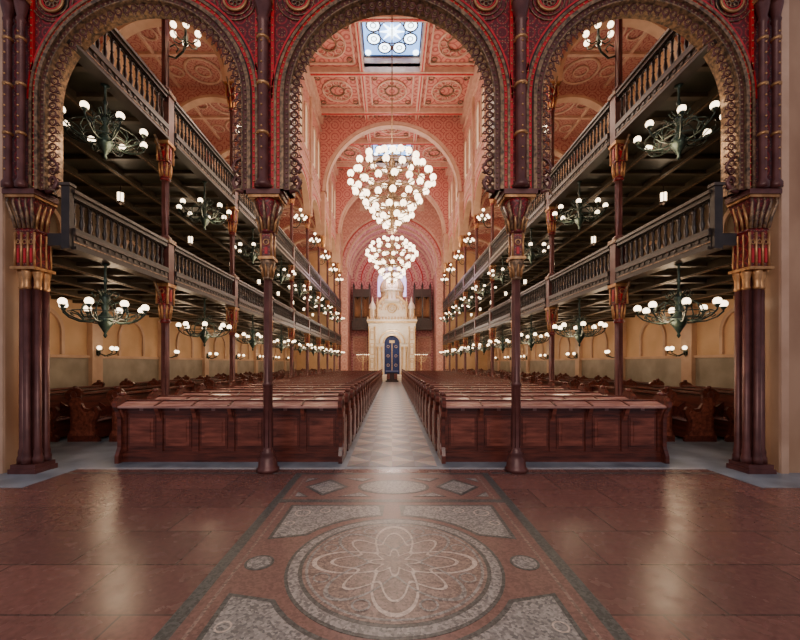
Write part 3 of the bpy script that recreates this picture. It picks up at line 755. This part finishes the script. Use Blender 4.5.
# ---------------------------------------------------------------- pews
def pew(w,n=6):
    b=MB(); h=w/2
    b.box(-h,h,0,0.045,0.0,0.93,'wood')
    b.box(-h,h,-0.03,0,0.0,0.13,'wood'); b.box(-h,h,-0.02,0,0.13,0.17,'wood')
    b.box(-h,h,-0.025,0,0.80,0.93,'wood')
    for i in range(n+1):
        x=-h+w*i/n; b.box(max(x-0.05,-h),min(x+0.05,h),-0.025,0,0.17,0.80,'wood')
        b.prism([(-0.025,0.66),(-0.06,0.74),(-0.13,0.88),(-0.025,0.9)],'yz',x-0.03 if i else -h, (x+0.03) if i<n else h,'woodp')
    for i in range(n):
        x0=-h+w*i/n+0.1; x1=-h+w*(i+1)/n-0.1
        b.box(x0-0.03,x1+0.03,-0.012,0,0.22,0.75,'wood'); b.box(x0,x1,-0.02,-0.012,0.26,0.71,'woodp')
        b.box(x0+0.05,x1-0.05,-0.03,-0.02,0.32,0.65,'woodp')
        b.box((x0+x1)/2-0.03,(x0+x1)/2+0.03,-0.028,-0.02,0.83,0.88,'ledge')
    b.prism([(-0.16,0.885),(0.10,0.955),(0.10,0.985),(-0.16,0.915)],'yz',-h,h,'ledge')
    b.box(-h,h,0.06,0.12,0.955,1.0,'wood')
    for i in range(1,n):
        x=-h+w*i/n; b.prism([(-0.15,0.915),(0.09,0.98),(0.09,1.0),(-0.15,0.93)],'yz',x-0.012,x+0.012,'wood')
    b.box(-h,h,0.05,0.44,0.41,0.45,'ledge'); b.box(-h,h,0.36,0.39,0.05,0.41,'wood')
    for i in range(1,n):
        x=-h+w*i/n; b.prism([(0.045,0.45),(0.4,0.45),(0.44,0.62),(0.38,0.68),(0.2,0.65),(0.045,0.75)],'yz',x-0.018,x+0.018,'wood')
    prof=[(-0.14,0),(0.5,0),(0.5,0.08),(0.44,0.14),(0.42,0.4),(0.49,0.55),(0.51,0.64),(0.46,0.71),(0.38,0.70),(0.3,0.66),(0.2,0.68),(0.14,0.78),(0.13,0.95),(0.15,1.03),(0.1,1.08),(0.0,1.09),(-0.12,1.05),(-0.19,0.98),(-0.19,0.9),(-0.12,0.82),(-0.08,0.7),(-0.08,0.25),(-0.14,0.12)]
    for s in (-1,1):
        b.prism(prof,'yz',s*h,s*(h+0.06),'wood')
        b.prism([(u*0.75+0.04,v*0.72+0.12) for u,v in prof],'yz',s*(h+0.06),s*(h+0.075),'woodp')
        b.ring((s*(h+0.06),-0.02,0.95),0.06,0.015,'wood','yz',n=12)
        b.lathe([(0.05,0),(0.055,0.03),(0.03,0.06)],'wood',(s*(h+0.03),0.0,1.075),8)
    return b.mesh('pew')
w1=3.5; me=pew(w1); rows_=30
for s in (-1,1):
    for k in range(rows_): inst(me,'pew',(s*(0.78+0.075+w1/2),6.15+0.85*k,0))
w2=2.75; me=pew(w2,5)
for s in (-1,1):
    for m in mids[1:]:
        for j in range(4):
            inst(me,'pew',(s*(5.62+0.85*j),m-0.55 if m<11 else m,0),s*pi/2)

# ---------------------------------------------------------------- lamps
def chandelier():
    b=MB(); K='patina'
    b.lathe([(0.02,0),(0.02,0.45),(0.04,0.5),(0.02,0.55),(0.02,0.74),(0.07,0.78)],K,(0,0,0),8)
    b.lathe([(0.005,-0.46),(0.03,-0.42),(0.018,-0.38),(0.05,-0.32),(0.11,-0.22),(0.13,-0.15),(0.09,-0.08),(0.04,-0.02),(0.06,0.06),(0.035,0.12),(0.08,0.2),(0.035,0.28)],K,(0,0,0),12)
    b.ring((0,0,-0.14),0.3,0.013,K,'xy',n=24); b.ring((0,0,-0.05),0.48,0.009,K,'xy',n=24)
    n=8
    for i in range(n):
        a=2*pi*i/n+0.2; c,s=cos(a),sin(a)
        P=[(0.1,-0.16),(0.22,-0.2),(0.36,-0.19),(0.5,-0.13),(0.58,-0.05),(0.58,-0.01)]
        b.tube([(r*c,r*s,z) for r,z in P],0.013,K,5)
        P=[(0.3,-0.17),(0.38,-0.08),(0.46,-0.05),(0.48,-0.1),(0.43,-0.13)]
        b.tube([(r*c,r*s,z) for r,z in P],0.01,K,5)
        P=[(0.07,0.1),(0.2,0.16),(0.3,0.08),(0.34,-0.04),(0.3,-0.14)]
        b.tube([(r*c,r*s,z) for r,z in P],0.01,K,5)
        P=[(0.05,0.25),(0.14,0.34),(0.2,0.28),(0.15,0.22),(0.12,0.26)]
        b.tube([(r*c,r*s,z) for r,z in P],0.009,K,5)
        b.lathe([(0.02,0),(0.04,0.03),(0.045,0.05)],K,(0.58*c,0.58*s,-0.02),8)
        b.ball((0.58*c,0.58*s,0.07),0.06,'globe',12,8)
    return b.mesh('chandelier')
def candelabra():
    b=MB(); K='patina'
    b.tube([(0,0,-0.3),(0.14,0,-0.34),(0.3,0,-0.2),(0.35,0,0)],0.022,K,6)
    b.tube([(0.02,0,-0.1),(0.12,0,-0.05),(0.2,0,-0.15),(0.15,0,-0.22)],0.014,K,6)
    b.lathe([(0.01,-0.1),(0.05,-0.04),(0.03,0.0),(0.05,0.08),(0.025,0.14),(0.02,0.42),(0.05,0.45)],K,(0.35,0,0),8)
    b.ball((0.35,0,0.53),0.068,'globe',10,7)
    for i in range(6):
        a=2*pi*i/6; c,s=cos(a),sin(a)
        b.tube([(0.35+r*c,r*s,z) for r,z in ((0.03,0.02),(0.14,-0.04),(0.24,0.02),(0.26,0.1))],0.013,K,5)
        b.ball((0.35+0.26*c,0.26*s,0.17),0.062,'globe',10,7)
    return b.mesh('column_candelabra')
def lantern():
    b=MB(); K='dark'
    b.lathe([(0.012,0.12),(0.012,0.34)],K,n=6); b.lathe([(0.1,0.1),(0.08,0.13),(0.02,0.17)],K,n=8)
    b.lathe([(0.075,-0.12),(0.085,0),(0.085,0.1)],'globe',n=10)
    b.lathe([(0.01,-0.2),(0.05,-0.17),(0.09,-0.14),(0.09,-0.12)],K,n=8)
    for i in range(6):
        a=pi/3*i; b.tube([(0.088*cos(a),0.088*sin(a),-0.13),(0.09*cos(a),0.09*sin(a),0.11)],0.012,K,4)
    return b.mesh('hanging_lantern')
def sconce():
    b=MB(); K='patina'
    b.lathe([(0.05,-0.12),(0.07,0),(0.04,0.12)],K,(0,0,0),8)
    for s in (-1,0,1):
        y=s*0.34; x=0.42-abs(s)*0.12
        b.tube([(0,0,-0.03),(x*0.5,y*0.5,-0.14),(x,y,-0.05),(x,y,0.02)],0.016,K,5)
        b.lathe([(0.02,0),(0.045,0.04)],K,(x,y,0.0),8); b.ball((x,y,0.1),0.062,'globe',10,7)
    b.tube([(0,0,0.05),(0.1,0,0.14),(0.16,0,0.06),(0.1,0,0.02)],0.012,K,5)
    return b.mesh('wall_sconce')
mc,mk,ml,ms=chandelier(),candelabra(),lantern(),sconce()
WARM=(1.0,0.71,0.44)
def light(name,loc,e,col=WARM,r=0.25):
    l=bpy.data.lights.new(name,'POINT'); l.energy=e; l.color=col; l.shadow_soft_size=r
    o=bpy.data.objects.new(name,l); C.objects.link(o); o.location=loc; return o
for s in (-1,1):
    for i,m in enumerate(mids):
        inst(mc,'gallery_chandelier',(s*XC,m,5.46),0.1*i); light('chandelier_light',(s*(XC-0.3),m,5.2),32)
        inst(mc,'gallery_chandelier',(s*XC,m,2.48),0.17*i+.1); light('chandelier_light',(s*(XC-.2),m,2.3),30)
        if i>0:
            inst(ml,'hanging_lantern',(s*6.95,m,5.85))
            light('lantern_light',(s*6.95,m,5.35),14)
            light('aisle_light',(s*7.2,m,2.5),32)
        light('upper_gallery_light',(s*7.2,m,8.6),34,(1,0.78,0.6))
    for i,c in enumerate(cols[:-1]):
        inst(mk,'column_candelabra',(s*(XC-0.08),c,8.4),pi if s>0 else 0)
        light('candelabra_light',(s*(XC-0.9),c,9.0),34)
        inst(ms,'wall_sconce',(s*(XO-0.17),c,1.95),0 if s<0 else pi)

def grand():
    b=MB(); K='dgold'
    b.lathe([(0.03,-2.0),(0.12,-1.8),(0.05,-1.5),(0.14,-1.0),(0.07,-0.6),(0.2,0),(0.08,0.5),(0.15,1.0),(0.05,1.3),(0.025,1.5),(0.025,8.43)],K,n=10)
    for r,z,n in ((0.95,1.15,9),(1.45,0.8,14),(1.75,0.3,17),(1.5,-0.15,15),(1.2,-0.6,12),(0.88,-1.0,9),(0.58,-1.35,6),(0.28,-1.65,3)):
        b.ring((0,0,z-0.2),r*0.8,0.03,K,'xy',n=32)
        for i in range(n):
            a=2*pi*i/n+z*1.7; c,s=cos(a),sin(a)
            dr=random.uniform(-0.08,0.08); zz=z+random.uniform(-0.07,0.07)
            b.tube([(q*c,q*s,w) for q,w in ((0.08,z-0.33),(r*0.5,z-0.36),(r*0.8,z-0.22),(r+dr,zz-0.2),(r+dr,zz-0.12))],0.018,K,4)
            b.lathe([(0.03,0),(0.07,0.04)],K,((r+dr)*c,(r+dr)*s,zz-0.15),6)
            b.ball(((r+dr)*c,(r+dr)*s,zz),0.14,'globe',10,7)
    return b.mesh('grand_chandelier')
mg=grand()
for y in (16.2,27.0):
    inst(mg,'grand_chandelier',(0,y,9.15)); light('grand_light',(0,y-1.0,11.6),300,(1,0.8,0.64),0.6); light('grand_light',(0,y,7.0),220,(1,0.78,0.6),0.6)
light('apse_fill',(0,35.6,9.6),260,(1.0,0.75,0.85),0.6)  # extra fill lights added without a fixture to brighten apse and ark
light('apse_fill',(0,33.6,5.0),270,(1.0,0.88,0.76),0.5)
light('ceiling_wash',(0,12,14),210,(1,0.76,0.66),0.8)
light('ceiling_wash',(0,21,14.5),200,(1,0.76,0.68),0.8)
light('ceiling_wash',(0,29,14.5),220,(1,0.76,0.78),0.8)

def area(loc,rot,e,sx,sy,col):  # added fill lights, out of view behind the camera, for arcade and floor
    l=bpy.data.lights.new('vestibule_fill','AREA'); l.energy=e; l.size=sx; l.size_y=sy; l.shape='RECTANGLE'; l.color=col
    o=bpy.data.objects.new('vestibule_fill',l); C.objects.link(o); o.location=loc; o.rotation_euler=rot
area((0,-1.5,6.5),(math.radians(30),0,0),110,6,3,(1,0.88,0.82))
area((0,-2.5,5.5),(math.radians(78),0,0),230,7,2,(1,0.84,0.72))

w=bpy.data.worlds.new('World'); bpy.context.scene.world=w; w.use_nodes=True
w.node_tree.nodes['Background'].inputs[0].default_value=(0.88,0.82,0.95,1); w.node_tree.nodes['Background'].inputs[1].default_value=0.38

cam=bpy.data.cameras.new('camera'); co=bpy.data.objects.new('camera',cam); C.objects.link(co)
co.location=(0,0,1.6); co.rotation_euler=(pi/2,0,0)
cam.lens=17.0; cam.sensor_width=36; cam.shift_x=0.01; cam.shift_y=0.054; cam.clip_start=0.05; cam.clip_end=200
bpy.context.scene.camera=co
